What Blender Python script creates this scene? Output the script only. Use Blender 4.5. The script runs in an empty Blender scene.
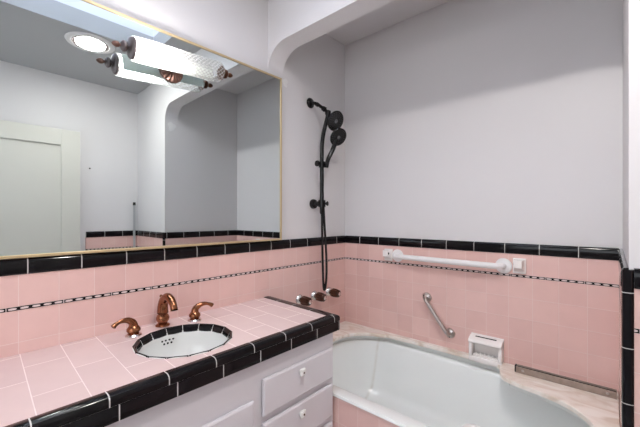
import bpy, bmesh, math, random
from mathutils import Vector, Matrix
random.seed(4)
PI = math.pi
scene = bpy.context.scene
COL = scene.collection

# ------------------------------------------------------------------ materials
def new_mat(name):
    m = bpy.data.materials.new(name); m.use_nodes = True
    nt = m.node_tree
    return m, nt, nt.nodes['Principled BSDF']

def L(nt, a, b): nt.links.new(a, b)

def plain(name, col, rough=0.5, metal=0.0, noise=0.0, nscale=8.0, bump=0.0, bscale=60.0, coat=0.0, spec=0.5, trans=0.0):
    m, nt, b = new_mat(name)
    b.inputs['Base Color'].default_value = (*col, 1)
    b.inputs['Roughness'].default_value = rough
    b.inputs['Metallic'].default_value = metal
    b.inputs['Coat Weight'].default_value = coat
    b.inputs['Specular IOR Level'].default_value = spec
    b.inputs['Transmission Weight'].default_value = trans
    if noise or bump:
        geo = nt.nodes.new('ShaderNodeNewGeometry')
    if noise:
        n = nt.nodes.new('ShaderNodeTexNoise'); n.inputs['Scale'].default_value = nscale; n.inputs['Detail'].default_value = 4
        L(nt, geo.outputs['Position'], n.inputs['Vector'])
        mx = nt.nodes.new('ShaderNodeMix'); mx.data_type = 'RGBA'
        mx.inputs[6].default_value = (*[c * (1 - noise) for c in col], 1)
        mx.inputs[7].default_value = (*[min(1, c * (1 + noise)) for c in col], 1)
        L(nt, n.outputs['Fac'], mx.inputs[0]); L(nt, mx.outputs[2], b.inputs['Base Color'])
    if bump:
        n2 = nt.nodes.new('ShaderNodeTexNoise'); n2.inputs['Scale'].default_value = bscale; n2.inputs['Detail'].default_value = 3
        L(nt, geo.outputs['Position'], n2.inputs['Vector'])
        bp = nt.nodes.new('ShaderNodeBump'); bp.inputs['Strength'].default_value = bump; bp.inputs['Distance'].default_value = 0.002
        L(nt, n2.outputs['Fac'], bp.inputs['Height']); L(nt, bp.outputs['Normal'], b.inputs['Normal'])
    return m

def mnode(nt, op, a, b=None, c=None):
    n = nt.nodes.new('ShaderNodeMath'); n.operation = op
    for i, v in enumerate((a, b, c)):
        if v is None: continue
        if isinstance(v, (int, float)): n.inputs[i].default_value = v
        else: L(nt, v, n.inputs[i])
    return n.outputs[0]

def tile_mat(name, col1, col2, grout, au, av, pu, pv, ou, ov, mortar=0.0011, rough=0.18, mott=0.05, wav=0.12, spec=0.5, skew=0.0, offset=0.0):
    """glazed tiles laid on a grid; au, av: world axes the grid runs along, ou, ov: where a joint lies"""
    m, nt, b = new_mat(name)
    geo = nt.nodes.new('ShaderNodeNewGeometry')
    sep = nt.nodes.new('ShaderNodeSeparateXYZ'); L(nt, geo.outputs['Position'], sep.inputs[0])
    u = mnode(nt, 'ADD', sep.outputs[au], 20 * pu - ou)
    if av is None: v = None
    else:
        v = mnode(nt, 'ADD', sep.outputs[av], 20 * pv - ov)
        if skew: v = mnode(nt, 'ADD', v, mnode(nt, 'MULTIPLY', sep.outputs[au], skew))
    cb = nt.nodes.new('ShaderNodeCombineXYZ'); L(nt, u, cb.inputs[0])
    if v is not None: L(nt, v, cb.inputs[1])
    else: cb.inputs[1].default_value = pv * 0.5
    b.inputs['Specular IOR Level'].default_value = spec
    br = nt.nodes.new('ShaderNodeTexBrick'); br.offset = offset; br.squash = 1.0
    L(nt, cb.outputs[0], br.inputs['Vector'])
    br.inputs['Scale'].default_value = 1.0
    br.inputs['Brick Width'].default_value = pu; br.inputs['Row Height'].default_value = pv
    br.inputs['Mortar Size'].default_value = mortar; br.inputs['Mortar Smooth'].default_value = 0.15
    br.inputs['Color1'].default_value = (*col1, 1); br.inputs['Color2'].default_value = (*col2, 1)
    br.inputs['Mortar'].default_value = (*grout, 1)
    ns = nt.nodes.new('ShaderNodeTexNoise'); ns.inputs['Scale'].default_value = 14; ns.inputs['Detail'].default_value = 5
    L(nt, geo.outputs['Position'], ns.inputs['Vector'])
    hsv = nt.nodes.new('ShaderNodeHueSaturation')
    val = mnode(nt, 'MULTIPLY_ADD', ns.outputs['Fac'], 2 * mott, 1 - mott)
    L(nt, val, hsv.inputs['Value']); L(nt, br.outputs['Color'], hsv.inputs['Color'])
    L(nt, hsv.outputs['Color'], b.inputs['Base Color'])
    rg = mnode(nt, 'MULTIPLY_ADD', br.outputs['Fac'], 0.7 - rough, rough); L(nt, rg, b.inputs['Roughness'])
    n3 = nt.nodes.new('ShaderNodeTexNoise'); n3.inputs['Scale'].default_value = 18; L(nt, geo.outputs['Position'], n3.inputs['Vector'])
    h = mnode(nt, 'SUBTRACT', mnode(nt, 'MULTIPLY', n3.outputs['Fac'], wav), br.outputs['Fac'])
    bp = nt.nodes.new('ShaderNodeBump'); bp.inputs['Strength'].default_value = 0.5; bp.inputs['Distance'].default_value = 0.0015
    L(nt, h, bp.inputs['Height']); L(nt, bp.outputs['Normal'], b.inputs['Normal'])
    return m

def chain_mat(name, au, ou, zc):
    """black liner tile with a row of pale oval links"""
    m, nt, b = new_mat(name)
    geo = nt.nodes.new('ShaderNodeNewGeometry')
    sep = nt.nodes.new('ShaderNodeSeparateXYZ'); L(nt, geo.outputs['Position'], sep.inputs[0])
    p = 0.0307
    t = mnode(nt, 'SUBTRACT', mnode(nt, 'FRACT', mnode(nt, 'DIVIDE', mnode(nt, 'ADD', sep.outputs[au], 100 * p - ou), p)), 0.5)
    e1 = mnode(nt, 'POWER', mnode(nt, 'ABSOLUTE', mnode(nt, 'DIVIDE', t, 0.36)), 2.5)
    e2 = mnode(nt, 'POWER', mnode(nt, 'ABSOLUTE', mnode(nt, 'DIVIDE', mnode(nt, 'SUBTRACT', sep.outputs[2], zc), 0.0036)), 2.0)
    oval = mnode(nt, 'LESS_THAN', mnode(nt, 'ADD', e1, e2), 1.0)
    q = 5 * p
    jt = mnode(nt, 'LESS_THAN', mnode(nt, 'FRACT', mnode(nt, 'DIVIDE', mnode(nt, 'ADD', sep.outputs[au], 20 * q - ou + 0.001), q)), 0.013)
    fac = mnode(nt, 'MAXIMUM', oval, jt)
    mx = nt.nodes.new('ShaderNodeMix'); mx.data_type = 'RGBA'
    mx.inputs[6].default_value = (0.010, 0.009, 0.010, 1); mx.inputs[7].default_value = (0.74, 0.62, 0.60, 1)
    L(nt, fac, mx.inputs[0]); L(nt, mx.outputs[2], b.inputs['Base Color'])
    b.inputs['Roughness'].default_value = 0.22; b.inputs['Specular IOR Level'].default_value = 0.3
    return m

PINK1, PINK2, PGROUT = (0.73, 0.475, 0.435), (0.79, 0.535, 0.49), (0.78, 0.60, 0.56)
BLK, WGROUT = (0.006, 0.0055, 0.007), (0.62, 0.60, 0.58)
WALLC = (0.70, 0.682, 0.69)
M = {}
M['wall'] = plain('wall_paint', WALLC, 0.55, noise=0.015, nscale=3, bump=0.05, bscale=160)
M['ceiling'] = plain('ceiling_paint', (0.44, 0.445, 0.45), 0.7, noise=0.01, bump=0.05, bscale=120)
M['shaft'] = plain('shaft_paint', (0.78, 0.80, 0.88), 0.6)
M['floor'] = tile_mat('floor_tiles', (0.52, 0.49, 0.48), (0.56, 0.53, 0.52), (0.35, 0.33, 0.32), 0, 1, 0.3, 0.3, 0, 0, 0.003, 0.3)
P = 0.109
M['pink_left_hi'] = tile_mat('pink_tile_left_upper', PINK1, PINK2, PGROUT, 1, 2, P, 0.108, 0.163, 0.957)
M['pink_left_lo'] = tile_mat('pink_tile_left_lower', PINK1, PINK2, PGROUT, 1, 2, P, 0.108, 0.163, 0.837)
M['pink_back_hi'] = tile_mat('pink_tile_back_upper', PINK1, PINK2, PGROUT, 0, 2, P, 0.108, 1.521, 0.957)
M['pink_back_lo'] = tile_mat('pink_tile_back_lower', PINK1, PINK2, PGROUT, 0, 2, P, 0.108, 1.521, 0.837)
M['black_y'] = tile_mat('black_cap_tile_along_y', BLK, BLK, WGROUT, 1, None, 0.1535, 10, 0.186, 0, 0.0016, 0.09, 0, 0.25, spec=0.22)
M['black_x'] = tile_mat('black_cap_tile_along_x', BLK, BLK, WGROUT, 0, None, 0.1555, 10, 1.379, 0, 0.0016, 0.09, 0, 0.25, spec=0.22)
M['black_z'] = tile_mat('black_corner_tile', BLK, BLK, WGROUT, 2, None, 0.152, 10, 0.9, 0, 0.0012, 0.09, 0, 0.25, spec=0.22)
M['chain_y'] = chain_mat('chain_tile_along_y', 1, 0.132, 0.951)
M['chain_x'] = chain_mat('chain_tile_along_x', 0, 0.02, 0.951)
M['counter'] = tile_mat('pink_counter_tile', (0.61, 0.46, 0.448), (0.65, 0.495, 0.48), (0.72, 0.60, 0.585), 0, 1, 0.236, P, 0.265, 0.166, 0.0013, 0.2, skew=0.052, offset=0.5)
M['cap_front'] = tile_mat('black_edge_tile_front', BLK, BLK, WGROUT, 1, None, 0.1525, 10, 0.126, 0, 0.0016, 0.1, 0, 0.2, spec=0.22)
M['cap_end'] = tile_mat('black_edge_tile_end', BLK, BLK, WGROUT, 0, None, 0.13, 10, 0.12, 0, 0.0013, 0.1, 0, 0.2, spec=0.22)
M['band_front'] = tile_mat('black_band_tile_front', BLK, BLK, WGROUT, 1, None, 0.1545, 10, 0.301, 0, 0.0016, 0.1, 0, 0.2, spec=0.22)
M['black'] = plain('black_glaze', BLK, 0.09, spec=0.25)
M['grout'] = plain('white_grout', (0.62, 0.6, 0.58), 0.8)
M['porcelain'] = plain('white_porcelain', (0.70, 0.70, 0.685), 0.12, noise=0.01)
M['tub'] = plain('tub_enamel', (0.80, 0.825, 0.815), 0.22, noise=0.02, nscale=5)
def tub_stain():
    """rust run down the far wall of the tub, near its left end"""
    m = M['tub']; nt = m.node_tree; b = nt.nodes['Principled BSDF']
    src = b.inputs['Base Color'].links[0].from_socket
    geo = nt.nodes.new('ShaderNodeNewGeometry'); sep = nt.nodes.new('ShaderNodeSeparateXYZ'); L(nt, geo.outputs['Position'], sep.inputs[0])
    n = nt.nodes.new('ShaderNodeTexNoise'); n.inputs['Scale'].default_value = 22; n.inputs['Detail'].default_value = 4; L(nt, geo.outputs['Position'], n.inputs['Vector'])
    d = mnode(nt, 'ABSOLUTE', mnode(nt, 'DIVIDE', mnode(nt, 'SUBTRACT', sep.outputs[0], 0.318), 0.012))
    k = mnode(nt, 'MAXIMUM', mnode(nt, 'SUBTRACT', 1.0, d), 0.0)
    k = mnode(nt, 'MULTIPLY', k, mnode(nt, 'GREATER_THAN', sep.outputs[1], 1.7))
    k = mnode(nt, 'MULTIPLY', k, mnode(nt, 'MULTIPLY', n.outputs['Fac'], 0.55))
    mx = nt.nodes.new('ShaderNodeMix'); mx.data_type = 'RGBA'; mx.inputs[7].default_value = (0.42, 0.36, 0.27, 1)
    L(nt, src, mx.inputs[6]); L(nt, k, mx.inputs[0]); L(nt, mx.outputs[2], b.inputs['Base Color'])
tub_stain()
M['dark'] = plain('dark_hole', (0.01, 0.01, 0.01), 0.8)
M['cabinet'] = plain('grey_cabinet_paint', (0.69, 0.665, 0.70), 0.35, noise=0.01, bump=0.04, bscale=90)
M['white_knob'] = plain('white_ceramic', (0.83, 0.82, 0.80), 0.2)
M['bronze'] = plain('antique_copper', (0.29, 0.12, 0.062), 0.22, 1.0, noise=0.25, nscale=30)
M['dkbronze'] = plain('dark_bronze', (0.12, 0.06, 0.04), 0.3, 1.0, noise=0.2, nscale=40)
M['rose'] = plain('dusky_copper', (0.22, 0.125, 0.10), 0.4, 0.8, noise=0.2, nscale=40)
M['brass'] = plain('brass_frame', (0.60, 0.47, 0.28), 0.4, 0.6, noise=0.08, nscale=20)
M['blackmetal'] = plain('matte_black_metal', (0.006, 0.006, 0.007), 0.2, 0.0, spec=0.32)
M['hose'] = plain('black_hose', (0.008, 0.008, 0.009), 0.25, 0.0, spec=0.35)
M['nozzle'] = plain('grey_nozzle', (0.07, 0.07, 0.073), 0.4)
M['chrome'] = plain('chrome', (0.72, 0.70, 0.69), 0.16, 1.0)
M['steel'] = plain('brushed_steel', (0.50, 0.46, 0.44), 0.28, 1.0)
M['track'] = plain('worn_metal', (0.36, 0.29, 0.25), 0.45, 0.7, noise=0.35, nscale=35)
M['white_bar'] = plain('white_plastic', (0.82, 0.80, 0.80), 0.3)
M['ceramic'] = plain('old_white_ceramic', (0.86, 0.82, 0.80), 0.2, noise=0.03)
M['grey_lamp_cap'] = plain('pewter_cap', (0.17, 0.14, 0.14), 0.4, 0.6, noise=0.1, nscale=40)
M['door'] = plain('cream_door_paint', (0.64, 0.63, 0.575), 0.4, noise=0.01)
M['pole'] = plain('grey_pole', (0.46, 0.47, 0.48), 0.4, 0.0)
M['spackle'] = plain('white_spackle', (0.80, 0.79, 0.79), 0.8, noise=0.04, nscale=60)
M['plate'] = plain('pale_enamel', (0.72, 0.76, 0.72), 0.3)

def amber():
    m, nt, b = new_mat('amber_acrylic')
    b.inputs['Base Color'].default_value = (0.07, 0.022, 0.010, 1); b.inputs['Roughness'].default_value = 0.07
    b.inputs['Transmission Weight'].default_value = 0.25; b.inputs['IOR'].default_value = 1.49
    return m
M['amber'] = amber()

def deck_mat():
    m, nt, b = new_mat('beige_stone')
    geo = nt.nodes.new('ShaderNodeNewGeometry')
    mp = nt.nodes.new('ShaderNodeMapping'); mp.inputs['Scale'].default_value = (2.5, 6, 3); mp.inputs['Rotation'].default_value = (0, 0, 0.5)
    L(nt, geo.outputs['Position'], mp.inputs['Vector'])
    w = nt.nodes.new('ShaderNodeTexNoise'); w.inputs['Scale'].default_value = 2.2; w.inputs['Detail'].default_value = 7; w.inputs['Distortion'].default_value = 1.6
    L(nt, mp.outputs['Vector'], w.inputs['Vector'])
    cr = nt.nodes.new('ShaderNodeValToRGB')
    cr.color_ramp.elements[0].position = 0.36; cr.color_ramp.elements[0].color = (0.70, 0.59, 0.50, 1)
    cr.color_ramp.elements[1].position = 0.6; cr.color_ramp.elements[1].color = (0.87, 0.81, 0.75, 1)
    e = cr.color_ramp.elements.new(0.48); e.color = (0.80, 0.72, 0.65, 1)
    L(nt, w.outputs['Fac'], cr.inputs[0]); L(nt, cr.outputs[0], b.inputs['Base Color'])
    b.inputs['Roughness'].default_value = 0.3
    return m
M['deck'] = deck_mat()

def mirror_mat():
    m, nt, b = new_mat('mirror_silver')
    b.inputs['Base Color'].default_value = (0.69, 0.745, 0.75, 1); b.inputs['Metallic'].default_value = 1; b.inputs['Roughness'].default_value = 0.0
    return m
M['mirror'] = mirror_mat()

def emit(name, col, s):
    m, nt, b = new_mat(name)
    b.inputs['Base Color'].default_value = (0.8, 0.8, 0.8, 1)
    b.inputs['Emission Color'].default_value = (*col, 1); b.inputs['Emission Strength'].default_value = s
    return m
M['down_lens'] = emit('lit_lens', (1.0, 0.955, 0.91), 25)
M['led'] = emit('lit_led', (1.0, 0.955, 0.91), 620)
M['bulb'] = emit('lit_bulb', (1.0, 0.96, 0.93), 50)

def shade_mat():
    """pressed glass with a diamond pattern"""
    m = bpy.data.materials.new('pressed_glass'); m.use_nodes = True; nt = m.node_tree
    nt.nodes.remove(nt.nodes['Principled BSDF']); out = nt.nodes['Material Output']
    tc = nt.nodes.new('ShaderNodeTexCoord'); sep = nt.nodes.new('ShaderNodeSeparateXYZ'); L(nt, tc.outputs['Object'], sep.inputs[0])
    ang = mnode(nt, 'ARCTAN2', sep.outputs[2], sep.outputs[0])
    a = mnode(nt, 'MULTIPLY', ang, 17 / (2 * PI)); yy = mnode(nt, 'MULTIPLY', sep.outputs[1], 52)
    s1 = mnode(nt, 'SINE', mnode(nt, 'MULTIPLY', mnode(nt, 'ADD', a, yy), PI))
    s2 = mnode(nt, 'SINE', mnode(nt, 'MULTIPLY', mnode(nt, 'SUBTRACT', a, yy), PI))
    h = mnode(nt, 'MINIMUM', mnode(nt, 'ABSOLUTE', s1), mnode(nt, 'ABSOLUTE', s2))
    bp = nt.nodes.new('ShaderNodeBump'); bp.inputs['Strength'].default_value = 0.9; bp.inputs['Distance'].default_value = 0.003
    L(nt, h, bp.inputs['Height'])
    tr = nt.nodes.new('ShaderNodeBsdfTransparent'); tr.inputs[0].default_value = (0.95, 0.96, 0.95, 1)
    tl = nt.nodes.new('ShaderNodeBsdfTranslucent'); tl.inputs[0].default_value = (0.55, 0.55, 0.54, 1)
    df = nt.nodes.new('ShaderNodeBsdfDiffuse'); df.inputs[0].default_value = (0.5, 0.5, 0.49, 1)
    gl = nt.nodes.new('ShaderNodeBsdfGlossy'); gl.inputs['Roughness'].default_value = 0.08
    for n in (tl, gl, df): L(nt, bp.outputs['Normal'], n.inputs['Normal'])
    m0 = nt.nodes.new('ShaderNodeMixShader'); m0.inputs[0].default_value = 0.3; L(nt, tl.outputs[0], m0.inputs[1]); L(nt, df.outputs[0], m0.inputs[2])
    m1 = nt.nodes.new('ShaderNodeMixShader')
    fac = mnode(nt, 'MAXIMUM', mnode(nt, 'MULTIPLY_ADD', h, -1.7, 0.85), 0.14); L(nt, fac, m1.inputs[0])
    L(nt, tr.outputs[0], m1.inputs[1]); L(nt, m0.outputs[0], m1.inputs[2])
    m2 = nt.nodes.new('ShaderNodeMixShader'); m2.inputs[0].default_value = 0.07
    L(nt, m1.outputs[0], m2.inputs[1]); L(nt, gl.outputs[0], m2.inputs[2])
    L(nt, m2.outputs[0], out.inputs['Surface'])
    return m
M['shade'] = shade_mat()

def pane_mat(name, tint):
    m = bpy.data.materials.new(name); m.use_nodes = True; nt = m.node_tree
    nt.nodes.remove(nt.nodes['Principled BSDF']); out = nt.nodes['Material Output']
    tr = nt.nodes.new('ShaderNodeBsdfTransparent'); tr.inputs[0].default_value = (*tint, 1)
    gl = nt.nodes.new('ShaderNodeBsdfGlossy'); gl.inputs['Roughness'].default_value = 0.02
    m2 = nt.nodes.new('ShaderNodeMixShader'); m2.inputs[0].default_value = 0.06
    L(nt, tr.outputs[0], m2.inputs[1]); L(nt, gl.outputs[0], m2.inputs[2]); L(nt, m2.outputs[0], out.inputs['Surface'])
    return m
T1, T2 = 0.96, 0.62
M['pane'] = pane_mat('skylight_glass', (T1, T1, T1))
M['added_pane'] = pane_mat('added_window_glass', (T2, T2, T2))  # pane of the added rear window; its tint sets how much fill comes in

# ------------------------------------------------------------------ mesh helpers
def BM(): return bmesh.new()

def box(bm, x0, x1, y0, y1, z0, z1, bev=0.0, seg=2):
    r = bmesh.ops.create_cube(bm, size=1.0)
    vs = r['verts']
    for v in vs:
        v.co = Vector((x0 + (v.co.x + .5) * (x1 - x0), y0 + (v.co.y + .5) * (y1 - y0), z0 + (v.co.z + .5) * (z1 - z0)))
    if bev > 0:
        es = list({e for v in vs for e in v.link_edges})
        bmesh.ops.bevel(bm, geom=es, offset=bev, segments=seg, profile=0.5, affect='EDGES', clamp_overlap=True)
    return bm

def frame_axes(d):
    d = d.normalized(); up = Vector((0, 0, 1)) if abs(d.z) < 0.95 else Vector((1, 0, 0))
    a = d.cross(up).normalized(); b = a.cross(d).normalized()
    return a, b

def tube(bm, pts, rad, n=14, cap=True):
    """round tube through pts; rad a number or one number per point"""
    pts = [Vector(p) for p in pts]
    rs = rad if isinstance(rad, (list, tuple)) else [rad] * len(pts)
    rings = []; prev = None
    for i, p in enumerate(pts):
        if i == 0: d = pts[1] - p
        elif i == len(pts) - 1: d = p - pts[i - 1]
        else: d = (pts[i + 1] - p).normalized() + (p - pts[i - 1]).normalized()
        d.normalize()
        if prev is None: a, b = frame_axes(d)
        else:
            a = prev - d * prev.dot(d); a.normalize(); b = d.cross(a)
        prev = a
        rings.append([bm.verts.new(p + (a * math.cos(2 * PI * k / n) + b * math.sin(2 * PI * k / n)) * rs[i]) for k in range(n)])
    for i in range(len(rings) - 1):
        for k in range(n):
            bm.faces.new((rings[i][k], rings[i][(k + 1) % n], rings[i + 1][(k + 1) % n], rings[i + 1][k]))
    if cap:
        bm.faces.new(list(reversed(rings[0]))); bm.faces.new(rings[-1])
    return bm

def smooth_path(pts, sub=6):
    pts = [Vector(p) for p in pts]; out = []
    for i in range(len(pts) - 1):
        p0 = pts[max(0, i - 1)]; p1 = pts[i]; p2 = pts[i + 1]; p3 = pts[min(len(pts) - 1, i + 2)]
        for k in range(sub):
            t = k / sub
            out.append(0.5 * ((2 * p1) + (p2 - p0) * t + (2 * p0 - 5 * p1 + 4 * p2 - p3) * t * t + (3 * p1 - p0 - 3 * p2 + p3) * t ** 3))
    out.append(pts[-1]); return out

def lathe(bm, prof, origin=(0, 0, 0), axis=(0, 0, 1), n=28, sx=1.0, sy=1.0):
    """prof: list of (radius, height along axis)"""
    o = Vector(origin); ax = Vector(axis).normalized()
    if abs(ax.z) > 0.999: a, b = Vector((1, 0, 0)), Vector((0, 1, 0)) * (1 if ax.z > 0 else -1)
    else: a, b = frame_axes(ax)
    rings = []
    for r, h in prof:
        if r < 1e-6: rings.append([bm.verts.new(o + ax * h)])
        else: rings.append([bm.verts.new(o + ax * h + a * (r * sx * math.cos(2 * PI * k / n)) + b * (r * sy * math.sin(2 * PI * k / n))) for k in range(n)])
    for i in range(len(rings) - 1):
        A, B = rings[i], rings[i + 1]
        for k in range(n):
            k2 = (k + 1) % n
            if len(A) == 1 and len(B) == 1: continue
            if len(A) == 1: bm.faces.new((A[0], B[k2], B[k]))
            elif len(B) == 1: bm.faces.new((A[k], A[k2], B[0]))
            else: bm.faces.new((A[k], A[k2], B[k2], B[k]))
    return bm

def prism(bm, poly, lo, hi, axis=2):
    """extrude a closed 2D outline along an axis"""
    def pt(p, h):
        c = list(p); c.insert(axis, h); return Vector(c)
    A = [bm.verts.new(pt(p, lo)) for p in poly]; B = [bm.verts.new(pt(p, hi)) for p in poly]
    n = len(poly)
    bm.faces.new(A); bm.faces.new(list(reversed(B)))
    for k in range(n): bm.faces.new((A[k], B[k], B[(k + 1) % n], A[(k + 1) % n]))
    return bm

def obj(name, bm, mat, parent=None, smooth=True, bevel=0.0, angle=35):
    bmesh.ops.recalc_face_normals(bm, faces=bm.faces[:])
    me = bpy.data.meshes.new(name); bm.to_mesh(me); bm.free()
    for m in (mat if isinstance(mat, (list, tuple)) else [mat]): me.materials.append(m)
    if smooth:
        for p in me.polygons: p.use_smooth = True
        me.set_sharp_from_angle(angle=math.radians(angle))
    o = bpy.data.objects.new(name, me); COL.objects.link(o)
    if parent: o.parent = parent
    if bevel:
        md = o.modifiers.new('bevel', 'BEVEL'); md.width = bevel; md.segments = 2; md.limit_method = 'ANGLE'
    return o

def tag(o, label, cat, group=None):
    o['label'] = label; o['category'] = cat
    if group: o['group'] = group
    return o

def thing(name, label, cat, loc=(0, 0, 0), group=None, rot=(0, 0, 0)):
    o = bpy.data.objects.new(name, None); COL.objects.link(o); o.location = loc; o.rotation_euler = rot
    o.empty_display_size = 0.05
    return tag(o, label, cat, group)

def struct(name, bm, mat, parent=None, **kw):
    o = obj(name, bm, mat, parent, **kw)
    if not parent: o['kind'] = 'structure'
    return o

def dup(root, loc, label, rot=None):
    r = root.copy(); COL.objects.link(r); r.location = loc; r['label'] = label
    if rot: r.rotation_euler = rot
    for ch in list(root.children):
        c = ch.copy(); COL.objects.link(c); c.parent = r
        for g in list(ch.children):
            d = g.copy(); COL.objects.link(d); d.parent = c
    return r

# ------------------------------------------------------------------ main dimensions (metres)
D = 1.98            # tile face of the back wall
XA = 1.521          # tile face of the alcove's right wall
XR = 2.225          # plaster of the room's right wall
YR = -1.05          # rear wall
H = 2.547           # alcove ceiling
HM = 2.525          # room ceiling
PL = 0.012          # how far the tiles stand proud of the plaster
AY0, AY1 = 1.25, 1.365   # arch wall
ZT, ZB, ZC = 1.119, 1.065, 0.951   # black cap top, bottom, chain centre

# ------------------------------------------------------------------ room shell
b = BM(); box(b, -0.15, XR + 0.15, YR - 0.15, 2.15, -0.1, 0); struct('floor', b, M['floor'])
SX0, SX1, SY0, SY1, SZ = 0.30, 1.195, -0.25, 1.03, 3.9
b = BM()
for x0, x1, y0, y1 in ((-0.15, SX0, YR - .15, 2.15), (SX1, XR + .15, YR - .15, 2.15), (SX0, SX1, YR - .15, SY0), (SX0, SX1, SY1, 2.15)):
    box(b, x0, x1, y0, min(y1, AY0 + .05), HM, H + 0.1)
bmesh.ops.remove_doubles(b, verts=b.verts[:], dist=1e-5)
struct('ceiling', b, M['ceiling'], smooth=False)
b = BM(); box(b, -0.15, XR + .15, AY0 + .05, 2.15, H, H + 0.1); struct('ceiling', b, M['wall'], smooth=False)
# roof light above the vanity: a plastered well with a glazed top
b = BM()
for x0, x1, y0, y1 in ((SX0 - .05, SX0, SY0 - .05, SY1 + .05), (SX1, SX1 + .05, SY0 - .05, SY1 + .05), (SX0, SX1, SY0 - .05, SY0), (SX0, SX1, SY1, SY1 + .05)):
    box(b, x0, x1, y0, y1, H + 0.1, SZ)
win = struct('window_1', b, M['shaft'])
b = BM(); box(b, SX0, SX1, SY0, SY1, SZ - .02, SZ - .014); obj('glazing', b, M['pane'], win)
b = BM()
for x0, x1, y0, y1 in ((SX0, SX0 + .03, SY0, SY1), (SX1 - .03, SX1, SY0, SY1), (SX0, SX1, SY0, SY0 + .03), (SX0, SX1, SY1 - .03, SY1)):
    box(b, x0, x1, y0, y1, SZ - .045, SZ - .02)
obj('glazing_frame', b, M['white_bar'], win)

def cap_profile():   # (offset from tile face, z) rounded black cap
    return [(-PL, ZB), (0.003, ZB), (0.005, ZB + .004), (0.005, ZT - .016), (0.003, ZT - .007), (-0.002, ZT - .001), (-0.007, ZT), (-PL, ZT)]

def wainscot(wall, axis, face, sgn, a0, a1, zlo, hi, lo, cap, chain):
    """tiles, chain liner and black cap on a wall; axis 0: wall plane is x=face, 1: y=face; sgn: side the room is on"""
    def bx(bm, o0, o1, z0, z1):
        p, q = sorted((face + sgn * o0, face + sgn * o1))
        if axis == 0: box(bm, p, q, a0, a1, z0, z1)
        else: box(bm, a0, a1, p, q, z0, z1)
    b = BM(); bx(b, -PL, 0, ZC + .006, ZB); nf = len(b.faces)
    bx(b, -PL, 0, zlo, ZC - .006)
    b.faces.ensure_lookup_table()
    for i, f in enumerate(b.faces): f.material_index = 0 if i < nf else 1
    obj('pink_tiles', b, [hi, lo], wall, smooth=False)
    b = BM(); bx(b, -PL, 0.0012, ZC - .006, ZC + .006); obj('chain_border', b, chain, wall, smooth=False)
    b = BM()
    poly = [(face + sgn * o, z) for o, z in cap_profile()]
    prism(b, poly, a0, a1, axis=1 if axis == 0 else 0)
    obj('black_cap_tiles', b, cap, wall)

b = BM(); box(b, -0.15, -PL, YR - .15, 2.15, 0, H); wl = struct('wall_left', b, M['wall'], smooth=False)
wainscot(wl, 0, 0.0, 1, YR, D - 0.0, 0.0, M['pink_left_hi'], M['pink_left_lo'], M['black_y'], M['chain_y'])
b = BM(); box(b, -0.012, XA + .012, D + PL, 2.15, 0, H); wb = struct('wall_back', b, M['wall'], smooth=False)
wainscot(wb, 1, D, -1, 0.0, XA, 0.0, M['pink_back_hi'], M['pink_back_lo'], M['black_x'], M['chain_x'])
b = BM(); box(b, XR, XR + .15, YR - .15, 2.15, 0, H); wr = struct('wall_right', b, M['wall'], smooth=False)
wainscot(wr, 0, XR - PL, -1, 0.80, AY0 - PL, 0.0, M['pink_left_hi'], M['pink_left_lo'], M['black_y'], M['chain_y'])
# rear wall behind the camera, with an unseen window added for fill light
WX0, WX1, WZ0, WZ1 = 0.45, 1.85, 1.0, 2.2
b = BM()
for x0, x1, z0, z1 in ((-PL, WX0, 0, H), (WX1, XR, 0, H), (WX0, WX1, 0, WZ0), (WX0, WX1, WZ1, H)): box(b, x0, x1, YR - .15, YR, z0, z1)
bmesh.ops.remove_doubles(b, verts=b.verts[:], dist=1e-5)
struct('wall_rear', b, M['wall'], smooth=False)
b = BM()
for x0, x1, z0, z1 in ((WX0, WX0 + .05, WZ0, WZ1), (WX1 - .05, WX1, WZ0, WZ1), (WX0 + .05, WX1 - .05, WZ0, WZ0 + .05), (WX0 + .05, WX1 - .05, WZ1 - .05, WZ1), (WX0 + .05, WX1 - .05, 1.58, 1.62)):
    box(b, x0, x1, YR - .11, YR - .06, z0, z1)
w2 = struct('added_fill_window', b, M['white_bar'], smooth=False)
b = BM(); box(b, WX0 + .05, WX1 - .05, YR - .09, YR - .084, WZ0 + .05, WZ1 - .05); obj('glazing', b, M['added_pane'], w2, smooth=False)

# arch wall: header with rounded corners, right pier, left end dying into the wall
RC = 0.135
prof = [(-PL, H), (-PL, 2.115)]
zb = 2.252
x0, x1 = -PL, XA + PL
for k in range(0, 13):
    t = PI / 2 * k / 12
    prof.append((x0 + 0.15 * (1 - math.cos(t)), 2.115 + (zb - 2.115) * math.sin(t)))
for k in range(0, 13):
    t = PI / 2 * k / 12
    prof.append((x1 - 0.125 * (1 - math.sin(t)), 2.115 + (zb - 2.115) * math.cos(t)))
prof += [(x1, 0.0), (XR, 0.0), (XR, H)]
b = BM(); prism(b, prof, AY0, AY1, axis=1)
wa = struct('wall_arch', b, M['wall'], angle=30)
b = BM(); box(b, XA + PL, XR, AY1, 2.15, 0, H); wv = struct('wall_alcove', b, M['wall'], smooth=False)
wainscot(wv, 0, XA, -1, AY0 - .004, D, 0.0, M['pink_left_hi'], M['pink_left_lo'], M['black_y'], M['chain_y'])
wainscot(wa, 1, AY0 - PL, -1, XA + .0225, XR - PL, 0.0, M['pink_back_hi'], M['pink_back_lo'], M['black_x'], M['chain_x'])
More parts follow.
